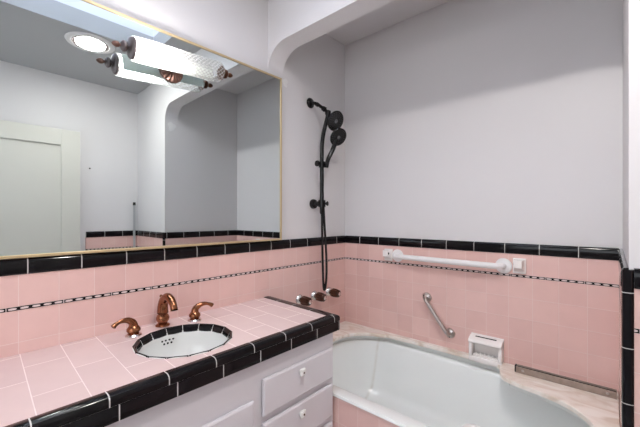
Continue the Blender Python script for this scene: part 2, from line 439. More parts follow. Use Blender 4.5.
# black bullnose corner running down the pier
pts = [(XA + .022, AY0), (XA, AY0), (XA - .003, AY0 - .003), (XA - .003, AY0 - .010), (XA, AY0 - .0155), (XA + .006, AY0 - .018), (XA + .017, AY0 - .018), (XA + .022, AY0 - .014)]
b = BM(); prism(b, pts, 0.0, ZT - .004, axis=2); obj('black_corner_tiles', b, M['black_z'], wa)
b = BM(); box(b, XR - .012, XR, YR, -0.05, 0, 0.12); struct('baseboard_right', b, M['door'])

# open door standing against the right wall, seen in the mirror
dy0, dy1, dz1 = -0.02, 0.748, 2.03
b = BM(); box(b, XR - .05, XR - .028, dy0, dy1, 0.012, dz1)
st, rl = 0.138, 0.138
for y0, y1, z0, z1 in ((dy0, dy0 + st, .012, dz1), (dy1 - st, dy1, .012, dz1), (dy0 + st, dy1 - st, dz1 - rl, dz1), (dy0 + st, dy1 - st, .012, .24)):
    box(b, XR - .066, XR - .05, y0, y1, z0, z1)
d1 = struct('door_1', b, M['door'], bevel=0.002)
b = BM()
for z in (0.25, 1.78): box(b, XR - .055, XR - .03, dy0 - .008, dy0, z - .045, z + .045); tube(b, [(XR - .06, dy0 - .006, z - .048), (XR - .06, dy0 - .006, z + .048)], .006, 10)
obj('door_hinge', b, M['steel'], d1)

# ------------------------------------------------------------------ mirror
mr = thing('wall_mirror', 'large frameless-looking wall mirror in a thin brass frame above the vanity', 'mirror', (0.012, 0.7, 1.6), rot=(0, 0, -0.015))
mr['label'] = 'large rectangular wall mirror in a thin brass frame above the vanity'
Y0, Y1, Z0, Z1 = -0.85, 0.626, 1.1205 - 1.6, 2.083 - 1.6
fw = 0.0105
b = BM(); box(b, -0.006, 0.0, Y0 + .004, Y1 - .004, Z0 + .004, Z1 - .004); obj('mirror_glass', b, M['mirror'], mr, smooth=False)
b = BM()
box(b, -0.008, 0.005, Y0, Y1, Z0, Z0 + fw); box(b, -0.008, 0.005, Y0, Y1, Z1 - fw, Z1)
box(b, -0.008, 0.005, Y0, Y0 + fw, Z0, Z1); box(b, -0.008, 0.005, Y1 - fw, Y1, Z0, Z1)
obj('frame', b, M['brass'], mr, smooth=False, bevel=0.0015)

# ------------------------------------------------------------------ tube wall light on the mirror
wlp = thing('vanity_light', 'lit tubular pressed-glass light with bronze finials mounted on the mirror', 'wall light', (0.108, 0.672, 1.9265), rot=(0.0794, 0, 0))
R = 0.047; HL = 0.193
b = BM(); lathe(b, [(R, -HL), (R, HL - .016), (R - .003, HL - .008), (R - .012, HL)], axis=(0, 1, 0), n=48); obj('glass_shade', b, M['shade'], wlp)
b = BM(); lathe(b, [(0, -.175), (.028, -.172), (.033, -.165), (.033, -.055), (.028, -.045), (.015, -.038), (0, -.035)], axis=(0, 1, 0), n=20); obj('bulb', b, M['bulb'], wlp)
b = BM(); box(b, -.047, -.043, -HL + .012, HL - .014, -.033, .033, .001); obj('backing_strip', b, M['plate'], wlp)
for s, mat in ((-1, M['grey_lamp_cap']), (1, M['dkbronze'])):
    b = BM()
    if s < 0: lathe(b, [(0, 0), (R - .005, 0), (R - .004, .004), (R - .009, .010), (R * .6, .013), (.012, .015), (0, .015)], origin=(0, -HL, 0), axis=(0, -1, 0), n=36)
    else: lathe(b, [(0, 0), (R * .72, 0), (R * .7, .003), (R * .4, .006), (.012, .008), (0, .008)], origin=(0, HL, 0), axis=(0, 1, 0), n=36)
    o = obj('end_cap', b, mat, wlp)
    b = BM(); y0 = HL + (.015 if s < 0 else .008)
    lathe(b, [(.010, 0), (.008, .003), (.016, .007), (.021, .013), (.021, .019), (.014, .025), (.006, .028)], origin=(0, s * y0, 0), axis=(0, s, 0), n=24)
    f = obj('finial', b, mat, wlp)
    b = BM(); lathe(b, [(.006, .026), (.0055, .030), (.010, .035), (.0115, .042), (.009, .050), (.004, .056), (0, .058)], origin=(0, s * y0, 0), axis=(0, s, 0), n=20)
    obj('finial_tip', b, M['dkbronze'] if s > 0 else M['rose'], f)
b = BM()   # scalloped rosette on the mirror
n = 64; xo = -0.108 + 0.014
rings = []
for r, h in ((0.052, 0), (0.052, .004), (0.044, .010), (0.034, .012), (0.022, .018), (0.012, .021), (0.0, .022)):
    if r == 0: rings.append([b.verts.new((xo + h, 0, 0))])
    else: rings.append([b.verts.new((xo + h + (.003 * math.cos(16 * 2 * PI * k / n) if .015 < r < .05 else 0), r * (1 + .02 * math.cos(16 * 2 * PI * k / n)) * math.cos(2 * PI * k / n), -.012 + r * (1 + .02 * math.cos(16 * 2 * PI * k / n)) * math.sin(2 * PI * k / n))) for k in range(n)])
for i in range(len(rings) - 1):
    for k in range(n):
        if len(rings[i + 1]) == 1: b.faces.new((rings[i][k], rings[i][(k + 1) % n], rings[i + 1][0]))
        else: b.faces.new((rings[i][k], rings[i][(k + 1) % n], rings[i + 1][(k + 1) % n], rings[i + 1][k]))
b.faces.new(rings[0])
obj('rosette', b, M['rose'], wlp)
b = BM(); tube(b, [(xo + .018, 0, -.006), (-.047, 0, -.002)], .009, 14); obj('arm', b, M['bronze'], wlp)

# ------------------------------------------------------------------ recessed ceiling light (seen in the mirror)
cl = thing('ceiling_light', 'round lit downlight with a white ring in the ceiling, seen in the mirror', 'ceiling light', (1.375, 0.66, HM))
b = BM(); lathe(b, [(.092, -.0004), (.112, -.002), (.118, -.010), (.135, -.012), (.148, -.006), (.152, 0)], n=48); obj('trim_ring', b, M['white_bar'], cl)
b = BM(); lathe(b, [(0, -.026), (.05, -.025), (.075, -.022), (.088, -.015), (.091, -.006), (.091, -.0005)], n=40); ln = obj('lens', b, M['down_lens'], cl)
b = BM(); lathe(b, [(0, -.0285), (.030, -.0285), (.044, -.0275), (.046, -.0245)], n=32); obj('led_disc', b, M['led'], ln)
b = BM()
for k in range(36):
    a = 2 * PI * k / 36
    tube(b, [(.097 * math.cos(a), .097 * math.sin(a), -.003), (.112 * math.cos(a), .112 * math.sin(a), -.010)], .0052, 6)
obj('reflector_fins', b, M['grey_lamp_cap'], cl)

# ------------------------------------------------------------------ vanity cabinet
CE = 1.21; XC = 0.51
vc = thing('vanity_cabinet', 'pale grey painted vanity cabinet under the pink tiled counter', 'cabinet', (0, 0.45, 0))
o0 = Vector((0, 0.45, 0))
def loc(bm, off):
    bmesh.ops.translate(bm, verts=bm.verts[:], vec=-Vector(off)); return bm
b = BM()
for q in ((XC - .018, XC, -0.35, CE, .09, .727), (.002, XC - .018, -0.35, -0.332, .09, .727), (.002, XC - .018, CE - .018, CE, .09, .727), (.002, .012, -0.332, CE - .018, .09, .727), (.012, XC - .018, -0.332, CE - .018, .09, .108)): box(b, *q)
obj('carcass', loc(b, o0), M['cabinet'], vc, smooth=False)
b = BM(); box(b, 0.002, XC - .06, -0.35, CE, 0.0, 0.09); obj('toe_kick', loc(b, o0), M['cabinet'], vc)
def panel(y0, y1, z0, z1):
    bm = BM(); t0, t1, ch = XC, XC + .018, .007
    v = []
    for x, i in ((t0, .005), (t0 + .005, .005), (t0 + .005, 0), (t1 - .004, 0), (t1, ch)):
        v.append([bm.verts.new((x, y0 + i, z0 + i)), bm.verts.new((x, y1 - i, z0 + i)), bm.verts.new((x, y1 - i, z1 - i)), bm.verts.new((x, y0 + i, z1 - i))])
    for a, c in ((0, 1), (1, 2), (2, 3), (3, 4)):
        for k in range(4): bm.faces.new((v[a][k], v[a][(k + 1) % 4], v[c][(k + 1) % 4], v[c][k]))
    bm.faces.new(v[4]); bm.faces.new(list(reversed(v[0])))
    return bm
def knob(y, z, parent):
    bm = BM(); n = 40; rings = []
    for r, h in ((.009, 0), (.0085, .004), (.013, .007), (.0155, .010), (.0155, .016), (.012, .0195), (.005, .0205), (.0, .0207)):
        if r == 0: rings.append([bm.verts.new((XC + .018 + h, y, z))]); continue
        ring = []
        for k in range(n):
            a = 2 * PI * k / n; s = 1 if r < .01 else 1 / (abs(math.cos(a)) ** 4.5 + abs(math.sin(a)) ** 4.5) ** (1 / 4.5)
            ring.append(bm.verts.new((XC + .018 + h, y + r * s * math.cos(a), z + r * s * math.sin(a))))
        rings.append(ring)
    for i in range(len(rings) - 1):
        for k in range(n):
            if len(rings[i + 1]) == 1: bm.faces.new((rings[i][k], rings[i][(k + 1) % n], rings[i + 1][0]))
            else: bm.faces.new((rings[i][k], rings[i][(k + 1) % n], rings[i + 1][(k + 1) % n], rings[i + 1][k]))
    o = obj('knob', loc(bm, o0), M['white_knob'], parent)
    bm = BM(); lathe(bm, [(.0042, 0), (.0042, .0018), (.003, .0026), (0, .0026)], origin=(XC + .0383, y, z), axis=(1, 0, 0), n=16)
    obj('screw', loc(bm, o0), M['dkbronze'], parent)
for z0, z1 in ((.512, .652), (.335, .485), (.13, .308)):
    dr = obj('drawer', loc(panel(.785, 1.188, z0, z1), o0), M['cabinet'], vc, smooth=False)
    knob(.978, (z0 + z1) / 2 + .035, dr)
for y0, y1, ky in ((.30, .742, .35), (-.19, .25, .20)):
    dr = obj('cabinet_door', loc(panel(y0, y1, .13, .590), o0), M['cabinet'], vc, smooth=False)
    knob(ky, .45, dr)

# ------------------------------------------------------------------ tiled countertop
SK = 0.055   # the counter's end is laid a little out of square
CT = 0.797; YI = 1.190; XI = 0.497; YL = -0.38
SC = Vector((0.290, 0.600, CT)); RX, RY = 0.173, 0.175
ct = thing('vanity_countertop', 'pink tiled counter with black edge tiles around the oval sink', 'countertop', (0, 0.45, 0.727))
o1 = Vector((0, 0.45, 0.727))
def ray_rect(cx, cy, a, x0, x1, y0, y1):
    dx, dy = math.cos(a), math.sin(a); t = 1e9
    if dx > 1e-9: t = min(t, (x1 - cx) / dx)
    if dx < -1e-9: t = min(t, (x0 - cx) / dx)
    if dy > 1e-9: t = min(t, (y1 - cy) / dy)
    if dy < -1e-9: t = min(t, (y0 - cy) / dy)
    return cx + dx * t, cy + dy * t
b = BM()
angs = sorted(set([2 * PI * k / 72 for k in range(72)] + [math.atan2(yy - SC.y, xx - SC.x) % (2 * PI) for xx in (0.0015, XI) for yy in (YL, YI)]))
lv = []
for z in (CT, CT - .045):
    lv.append(([b.verts.new((SC.x + (RX - .004) * math.cos(a), SC.y + (RY - .004) * math.sin(a), z)) for a in angs],
               [b.verts.new((*ray_rect(SC.x, SC.y, a, 0.0015, XI, YL, YI), z)) for a in angs]))
n = len(angs)
for i, o in lv:
    for k in range(n): b.faces.new((i[k], i[(k + 1) % n], o[(k + 1) % n], o[k]))
for v in b.verts:
    if v.co.y > 1.15: v.co.y -= SK * (v.co.x - .32)
for j in (0, 1):
    for k in range(n): b.faces.new((lv[0][j][k], lv[0][j][(k + 1) % n], lv[1][j][(k + 1) % n], lv[1][j][k]))
obj('pink_tile_top', loc(b, o1), M['counter'], ct, smooth=False)
def sweep_edge(prof, m_front, m_end, name):
    bm = BM(); path = [(0, YL), (0, YI)]
    A = [bm.verts.new((XI + d, YL, z)) for d, z in prof]
    B = [bm.verts.new((XI + d, YI + d * 1.45, z)) for d, z in prof]
    C = [bm.verts.new((0.0015, YI + d * 1.45, z)) for d, z in prof]
    k = len(prof)
    for i in range(k):
        j = (i + 1) % k
        f = bm.faces.new((A[i], A[j], B[j], B[i])); f.material_index = 0
        f = bm.faces.new((B[i], B[j], C[j], C[i])); f.material_index = 1
    bm.faces.new(list(reversed(A))); bm.faces.new(C)
    for v in bm.verts:
        if v.co.y > 1.0: v.co.y -= SK * (v.co.x - .32)
    return obj(name, loc(bm, o1), [m_front, m_end], ct, angle=50)
E0 = 0.038
sweep_edge([(0.0005, CT - .027), (0.0005, CT + .001), (0.003, CT + .0025), (E0 - .016, CT + .0025), (E0 - .008, CT + .0005), (E0 - .002, CT - .005), (E0, CT - .013), (E0, CT - .0265)], M['cap_front'], M['cap_end'], 'black_edge_tiles')
sweep_edge([(0.0015, CT - .0700), (0.0015, CT - .0265), (E0 - .001, CT - .0265), (E0 - .001, CT - .0250), (E0 - .0025, CT - .0250), (E0 - .0025, CT - .0700)], M['grout'], M['grout'], 'grout_line')
sweep_edge([(0.002, CT - .0700), (0.002, CT - .0280), (E0 - .002, CT - .0280), (E0 - .0005, CT - .0295), (E0 - .0005, CT - .0700)], M['band_front'], M['cap_end'], 'black_band_tiles')

# ------------------------------------------------------------------ sink
sk = thing('sink', 'white oval undermount sink ringed with black tiles set in the pink counter', 'sink', (SC.x, SC.y, CT))
NS = 16
def rim_pt(r, z, a): return Vector((r * RX * math.cos(a), r * RY * math.sin(a), z))
PR = [(1.0, -.004), (1.0, .003), (.985, .0045), (.96, .003), (.93, -.004), (.905, -.013), (.89, -.021)]
b = BM()
for k in range(NS):
    a0 = 2 * PI * (k + .014) / NS; a1 = 2 * PI * (k + .986) / NS
    A = [b.verts.new(rim_pt(r, z, a0)) for r, z in PR]; B = [b.verts.new(rim_pt(r, z, a1)) for r, z in PR]
    A += [b.verts.new(rim_pt(.91, -.025, a0)), b.verts.new(rim_pt(.98, -.010, a0))]; B += [b.verts.new(rim_pt(.91, -.025, a1)), b.verts.new(rim_pt(.98, -.010, a1))]
    for i in range(len(A)):
        j = (i + 1) % len(A); b.faces.new((A[i], A[j], B[j], B[i]))
    b.faces.new(A); b.faces.new(list(reversed(B)))
obj('black_rim_tiles', b, M['black'], sk, angle=28)
b = BM()
lathe(b, [(r - .004 if i > 0 else r, z - .0016) for i, (r, z) in enumerate(PR)] + [(.925, -.03), (.99, -.012), (.996, -.0056)], n=NS * 4, sx=RX, sy=RY)
obj('rim_grout', b, M['grout'], sk)
b = BM()
bp_ = [(.92, -.016), (.905, -.018), (.887, -.0225), (.878, -.029), (.862, -.055), (.80, -.095), (.70, -.125), (.50, -.142), (.25, -.150), (.13, -.153)]
lathe(b, bp_ + [(.13, -.162), (.3, -.160), (.55, -.152), (.75, -.135), (.85, -.10), (.91, -.06), (.92, -.016)], n=64, sx=RX, sy=RY); obj('basin', b, M['porcelain'], sk, angle=60)
b = BM(); lathe(b, [(.024, -.1525), (.022, -.1505), (.016, -.152), (.015, -.156), (0, -.156)], n=28); obj('drain', b, M['bronze'], sk)
b = BM()
for row, cnt, zz in ((0, 4, -.040), (1, 3, -.053)):
    for k in range(cnt):
        a = PI + (k - (cnt - 1) / 2) * .098
        f = .8715 if row == 0 else .8615
        p = rim_pt(f, zz, a); nrm = Vector((-math.cos(a), -math.sin(a), .35)).normalized()
        lathe(b, [(0, .0008), (.0042, .0008), (.0045, -.002)], origin=p, axis=nrm, n=12)
obj('overflow_holes', b, M['dark'], sk)

# ------------------------------------------------------------------ faucet
fc = thing('faucet', 'antique copper widespread faucet with two lever handles behind the sink', 'faucet', (0.066, 0.612, CT))
b = BM(); path = smooth_path([(0, 0, .054), (.001, 0, .085), (.014, 0, .112), (.045, 0, .128), (.077, 0, .122), (.098, 0, .105), (.106, 0, .088)], 6)
nn = len(path); tube(b, path, [.0225 - .0085 * min(1, i / nn * 1.25) for i in range(nn)], 20); sp = obj('spout', b, M['bronze'], fc, angle=60)
b = BM(); lathe(b, [(0, 0), (.028, 0), (.0285, .004), (.024, .008), (.018, .011), (.019, .015), (.025, .024), (.0265, .034), (.023, .044), (.018, .050), (.020, .054), (.018, .057), (0, .058)], n=32); obj('base', b, M['bronze'], sp)
b = BM(); tube(b, [(.1053, 0, .093), (.1075, 0, .083)], .0150, 20); obj('aerator', b, M['bronze'], sp)
b = BM(); tube(b, [(-.014, 0, .085), (-.016, 0, .119)], .003, 10); lathe(b, [(0, -.006), (.005, -.004), (.0068, 0), (.005, .005), (0, .007)], origin=(-.016, 0, .123), n=14); obj('lift_rod', b, M['bronze'], sp)
def lever(y, sgn):
    o = Vector((0.105 - .066, y - .612, 0))
    b = BM()
    path = smooth_path([(0, 0, .034), (0, sgn * .004, .052), (.004, sgn * .022, .066), (.010, sgn * .046, .069), (.015, sgn * .066, .063), (.018, sgn * .077, .055)], 6)
    nn = len(path); rs = []
    for i in range(nn):
        t = i / (nn - 1); rs.append(.0175 - .0105 * min(1, t * 1.5) + (.0035 * max(0, (t - .72) / .28)))
    rs[-1] *= .55
    tube(b, [p + o for p in path], rs, 16); h = obj('handle', b, M['bronze'], fc, angle=60)
    b = BM(); lathe(b, [(.022, .008), (.018, .011), (.019, .014), (.0245, .020), (.0245, .028), (.019, .036), (.016, .040), (0, .041)], origin=o, n=32); obj('hub', b, M['bronze'], h)
    b = BM(); lathe(b, [(0, 0), (.029, 0), (.0295, .004), (.024, .009), (0, .009)], origin=o, n=32); r = obj('base_ring', b, M['chrome'], h); r['label'] = 'silver ring at the foot of the handle'
lever(0.484, -1)
lever(0.735, 1)

# ------------------------------------------------------------------ shower set on the left wall
sh = thing('shower_system', 'black shower riser pipe with fixed round head and hose on the left wall', 'shower', (0, 1.62, 1.3))
o2 = Vector((0, 1.62, 1.3))
yr = 1.636; xr = 0.07
b = BM(); lathe(b, [(0, 0), (.034, 0), (.035, .004), (.030, .012), (.016, .018), (0, .018)], origin=(-PL, 1.610, 2.016), axis=(1, 0, 0), n=28); obj('wall_flange', loc(b, o2), M['blackmetal'], sh)
b = BM(); tube(b, smooth_path([(-.002, 1.608, 2.015), (.035, 1.614, 2.005), (.075, 1.63, 1.975), (.105, 1.645, 1.945)], 5), .0108, 14)
lathe(b, [(.009, -.012), (.014, -.008), (.014, .008), (.009, .012)], origin=(.045, 1.619, 1.997), axis=(.75, .3, -.5), n=18)
lathe(b, [(.009, -.014), (.016, -.010), (.017, .010), (.009, .014)], origin=(.088, 1.636, 1.963), axis=(.75, .35, -.6), n=18)
obj('shower_arm', loc(b, o2), M['blackmetal'], sh)
b = BM(); lathe(b, [(0, -.020), (.017, -.014), (.020, 0), (.017, .014), (0, .020)], origin=(.112, 1.648, 1.936), axis=(.2, 0, 1), n=20); obj('diverter', loc(b, o2), M['blackmetal'], sh)
def shower_head(bm, bn, c, nrm, r):
    nrm = Vector(nrm).normalized(); c = Vector(c)
    lathe(bm, [(0, -.040), (.012, -.038), (.014, -.026), (r * .75, -.014), (r, -.006), (r + .001, 0), (r - .003, .005), (r - .008, .004), (0, .0035)], origin=c, axis=nrm, n=36)
    a, d = frame_axes(nrm)
    for rr, cnt in ((r * .82, 22), (r * .62, 16), (r * .4, 10)):
        for k in range(cnt):
            t = 2 * PI * k / cnt; p = c + (a * math.cos(t) + d * math.sin(t)) * rr
            lathe(bn, [(.0026, .003), (.0022, .0062), (0, .0066)], origin=p, axis=nrm, n=6)
    lathe(bn, [(r * .22, .0035), (r * .2, .007), (0, .008)], origin=c, axis=nrm, n=20)
b = BM(); bn = BM()
shower_head(b, bn, (.150, 1.682, 1.882), (.90, -.10, -.42), .065)
tube(b, [(.108, 1.650, 1.936), (.120, 1.672, 1.905)], .010, 12)
hd = obj('fixed_shower_head', loc(b, o2), M['blackmetal'], sh)
obj('nozzles', loc(bn, o2), M['nozzle'], hd)
b = BM(); tube(b, smooth_path([(.112, 1.648, 1.925), (.104, 1.644, 1.885), (.085, 1.640, 1.82), (xr + .003, 1.637, 1.75), (xr, yr, 1.68), (xr, yr, 1.50), (xr, yr, 1.33)], 6), .0135, 16); obj('riser_pipe', loc(b, o2), M['blackmetal'], sh)
# slider that grips the hand shower
b = BM(); lathe(b, [(.0135, -.022), (.022, -.018), (.022, .018), (.0135, .022)], origin=(xr, yr, 1.602), axis=(0, 0, 1), n=22)
tube(b, [(xr, yr - .012, 1.602), (xr - .002, yr - .042, 1.604)], .014, 14)
lathe(b, [(0, 0), (.018, .001), (.020, .006), (.018, .014), (0, .015)], origin=(xr - .002, yr - .036, 1.604), axis=(-.2, -1, .05), n=20)
tube(b, [(xr + .01, yr + .004, 1.600), (xr + .042, yr + .008, 1.597)], .015, 14)
obj('slider', loc(b, o2), M['blackmetal'], sh)
# lower wall bracket
b = BM(); lathe(b, [(0, -PL), (.032, -PL), (.033, -.002), (.028, .010), (.018, .014), (.016, .05), (0, .05)], origin=(0, yr, 1.345), axis=(1, 0, 0), n=26)
lathe(b, [(.0135, -.026), (.024, -.022), (.024, .022), (.0135, .026)], origin=(xr, yr, 1.345), axis=(0, 0, 1), n=22)
tube(b, [(xr + .012, yr + .004, 1.345), (xr + .040, yr + .010, 1.345)], .016, 16)
obj('wall_bracket', loc(b, o2), M['blackmetal'], sh)
b = BM(); lathe(b, [(.0125, .05), (.014, .045), (.014, 0), (.010, -.01)], origin=(xr, yr, 1.285), axis=(0, 0, 1), n=18); obj('pipe_coupling', loc(b, o2), M['blackmetal'], sh)
b = BM()
tube(b, smooth_path([(xr, yr, 1.30), (xr, yr + .003, 1.15), (xr - .002, yr + .010, .98), (xr - .004, yr + .018, .84), (xr - .002, yr + .022, .785), (xr + .001, yr + .026, .777),
                     (xr + .005, yr + .031, .80), (xr + .008, yr + .037, .88), (xr + .008, yr + .034, 1.02), (xr + .008, yr + .017, 1.20), (xr + .006, yr + .010, 1.32)], 7), .0078, 12)
obj('hose', loc(b, o2), M['hose'], sh)

hs = thing('hand_shower', 'black hand shower held in the slider below the fixed head', 'shower head', (xr + .045, yr + .024, 1.58))
o3 = Vector(hs.location)
b = BM(); bn = BM(); hc = Vector((.160, 1.697, 1.778))
shower_head(b, bn, hc, (.80, -.22, -.55), .060)
h1 = obj('spray_head', loc(b, o3), M['blackmetal'], hs); obj('nozzles', loc(bn, o3), M['nozzle'], h1)
b = BM(); path = smooth_path([(xr + .036, yr + .004, 1.578), (xr + .042, yr + .012, 1.63), (xr + .058, yr + .042, 1.70), (.145, 1.692, 1.765)], 5)
tube(b, path, [.0125 + .0045 * i / len(path) for i in range(len(path))], 14); obj('handle', loc(b, o3), M['blackmetal'], hs)

# ------------------------------------------------------------------ tub valve handles
def valve(y, label):
    t = thing('valve_handle', label, 'tap handle', (0, y, .731), 'amber tub valve handles')
    b = BM(); lathe(b, [(0, 0), (.031, 0), (.033, .004), (.030, .013), (.022, .019), (.016, .022), (.015, .034), (0, .034)], axis=(1, 0, 0), n=28); obj('escutcheon', b, M['chrome'], t)
    b = BM(); n = 48; rings = []
    for r, h in ((.017, .026), (.024, .030), (.029, .042), (.029, .066), (.025, .088), (.019, .096), (.014, .097)):
        rings.append([b.verts.new((h, r * (1 + (.055 if r > .018 else .0) * math.cos(8 * 2 * PI * k / n)) * math.cos(2 * PI * k / n), r * (1 + (.055 if r > .018 else 0) * math.cos(8 * 2 * PI * k / n)) * math.sin(2 * PI * k / n))) for k in range(n)])
    for i in range(len(rings) - 1):
        for k in range(n): b.faces.new((rings[i][k], rings[i][(k + 1) % n], rings[i + 1][(k + 1) % n], rings[i + 1][k]))
    b.faces.new(rings[0]); b.faces.new(rings[-1])
    obj('amber_knob', b, M['amber'], t, angle=14)
    b = BM(); lathe(b, [(.0125, .095), (.0125, .099), (.008, .101), (0, .101)], axis=(1, 0, 0), n=20); obj('index_button', b, M['chrome'], t)
valve(1.495, 'amber faceted tub valve handle nearest the pink counter, leftmost of three')
valve(1.636, 'amber faceted tub valve handle in the middle, just below the hose loop')
valve(1.788, 'amber faceted tub valve handle nearest the back corner, rightmost of three')

# ------------------------------------------------------------------ fittings on the back wall
gb = thing('grab_bar', 'long white horizontal grab bar under the black cap on the back wall', 'grab bar', (.75, D, 1.0))
zl, zr = 1.003, .999
b = BM()
tube(b, smooth_path([(-.313, -.004, .003), (-.309, -.030, .003), (-.290, -.046, .003), (-.25, -.05, .002), (0, -.05, 0), (.25, -.05, -.002), (.290, -.046, -.003), (.309, -.030, -.003), (.313, -.004, -.003)], 6), .0165, 18); obj('rail', b, M['white_bar'], gb)
for s in (-1, 1):
    b = BM(); lathe(b, [(0, 0), (.040, 0), (.041, .004), (.037, .010), (.025, .013), (.018, .013), (0, .013)], origin=(s * .313, 0, -s * .003), axis=(0, -1, 0), n=32); obj('flange', b, M['white_bar'], gb)
def post(x, label, flip):
    t = thing('towel_bar_post', label, 'towel bar post', (x, D, 1.004), 'old ceramic towel bar posts')
    b = BM(); box(b, -.030, .030, -.012, 0, -.040, .040, .004); obj('base_plate', b, M['ceramic'], t)
    b = BM(); v = []
    for y, w, z0, z1 in ((-.010, .025, -.030, .034), (-.030, .020, -.014, .033), (-.052, .019, -.008, .032)):
        v.append([b.verts.new((-w, y, z0)), b.verts.new((w, y, z0)), b.verts.new((w, y, z1)), b.verts.new((-w, y, z1))])
    for i in (0, 1):
        for k in range(4): b.faces.new((v[i][k], v[i][(k + 1) % 4], v[i + 1][(k + 1) % 4], v[i + 1][k]))
    b.faces.new(v[0]); b.faces.new(v[2])
    obj('post_arm', b, M['ceramic'], t, bevel=.003)
    b = BM(); lathe(b, [(.008, 0), (.008, .0006), (0, .0006)], origin=(flip * .0195, -.040, .012), axis=(flip, 0, 0), n=16); obj('rod_socket', b, M['dark'], t)
    return t
post(.370, 'white ceramic towel bar post left of the long white grab bar', 1)
post(1.137, 'white ceramic towel bar post right of the long white grab bar', -1)

cg = thing('grab_bar', 'short slanted steel grab bar on the pink back wall', 'grab bar', (.70, D, .665))
e0, e1 = Vector((-.062, 0, .096)), Vector((.080, 0, -.094))
b = BM()
off = Vector((0, -.042, 0)); dd = (e1 - e0)
tube(b, smooth_path([e0 + off * .1, e0 + off * .6, e0 + off * .92 + dd * .03, e0 + off + dd * .1, e0 + off + dd * .5, e0 + off + dd * .9, e1 + off * .92 - dd * .03, e1 + off * .6, e1 + off * .1], 5), .0108, 16); obj('rail', b, M['steel'], cg)
for e in (e0, e1):
    b = BM(); lathe(b, [(0, 0), (.028, 0), (.0285, .004), (.025, .012), (.014, .018), (0, .018)], origin=e, axis=(0, -1, 0), n=28)
    f = obj('flange', b, M['steel'], cg)
    for a in (.5, 2.6, 4.7):
        b = BM(); lathe(b, [(.0034, -.002), (.0032, .002), (0, .002)], origin=e + Vector((.020 * math.cos(a), -.0145, .020 * math.sin(a))), axis=(0, -1, 0), n=8)
        obj('screw', b, M['dark'], f)

sd = thing('soap_dish', 'white ceramic soap dish with a grab lip low on the back wall', 'soap dish', (.982, D, .4825))
W = .083
b = BM(); box(b, -W, W, -.006, 0, .002, .122, .002); obj('back_plate', b, M['ceramic'], sd)
b = BM()
box(b, -W, -W + .018, -.054, -.004, .001, .098, .004); box(b, W - .018, W, -.054, -.004, .001, .098, .004)
box(b, -W, W, -.054, -.0405, -.020, .010, .003)
v = [(-.004, .084), (-.040, .080), (-.058, .082), (-.063, .090), (-.060, .099), (-.044, .110), (-.018, .118), (-.004, .119)]
prism(b, v, -W, W, axis=0)
obj('grip', b, M['ceramic'], sd, bevel=.003)
b = BM(); box(b, -W + .030, W - .030, -.0335, -.0275, .1110, .1165); bmesh.ops.rotate(b, cent=(0, -.0305, .1140), matrix=Matrix.Rotation(.5, 3, 'X'), verts=b.verts[:]); obj('grip_slot', b, M['dark'], sd)
b = BM(); box(b, -W + .018, W - .018, -.042, -.004, .001, .018, .005)
for k in range(6): x = -.052 + k * .0208; tube(b, [(x, -.041, .017), (x, -.006, .022)], .0045, 8)
obj('tray', b, M['ceramic'], sd)

# ------------------------------------------------------------------ bathtub
tb = thing('bathtub', 'white enamel alcove bathtub with a pink tiled front', 'bathtub', (.76, 1.6, 0))
o4 = Vector((.76, 1.6, 0))
TZ = .425
def rrect(x0, x1, y0, y1, r, z, n=10):
    out = []
    for cx, cy, a0 in ((x1 - r, y1 - r, 0), (x0 + r, y1 - r, PI / 2), (x0 + r, y0 + r, PI), (x1 - r, y0 + r, 1.5 * PI)):
        for k in range(n + 1):
            a = a0 + PI / 2 * k / n; out.append((cx + r * math.cos(a), cy + r * math.sin(a), z))
    return out
loops = [rrect(.003, 1.519, 1.212, 1.978, .004, TZ - .011), rrect(.003, 1.519, 1.212, 1.978, .004, TZ - .006), rrect(.006, 1.516, 1.216, 1.976, .006, TZ),
         rrect(.145, 1.480, 1.276, 1.945, .23, TZ), rrect(.150, 1.474, 1.282, 1.940, .23, TZ - .004), rrect(.156, 1.466, 1.289, 1.934, .23, TZ - .016),
         rrect(.19, 1.43, 1.32, 1.905, .21, TZ - .16), rrect(.23, 1.36, 1.345, 1.88, .19, TZ - .28), rrect(.28, 1.30, 1.38, 1.845, .17, TZ - .325), rrect(.36, 1.20, 1.44, 1.785, .13, TZ - .34)]
b = BM(); rv = [[b.verts.new(p) for p in lp] for lp in loops]
for i in range(len(rv) - 1):
    n = len(rv[i])
    for k in range(n): b.faces.new((rv[i][k], rv[i][(k + 1) % n], rv[i + 1][(k + 1) % n], rv[i + 1][k]))
b.faces.new(rv[-1])
obj('tub_shell', loc(b, o4), M['tub'], tb, angle=50)
b = BM(); box(b, .004, 1.519, 1.216, 1.24, 0, TZ - .012); obj('apron_tiles', loc(b, o4), M['apron'] if 'apron' in M else M['pink_back_lo'], tb, smooth=False)

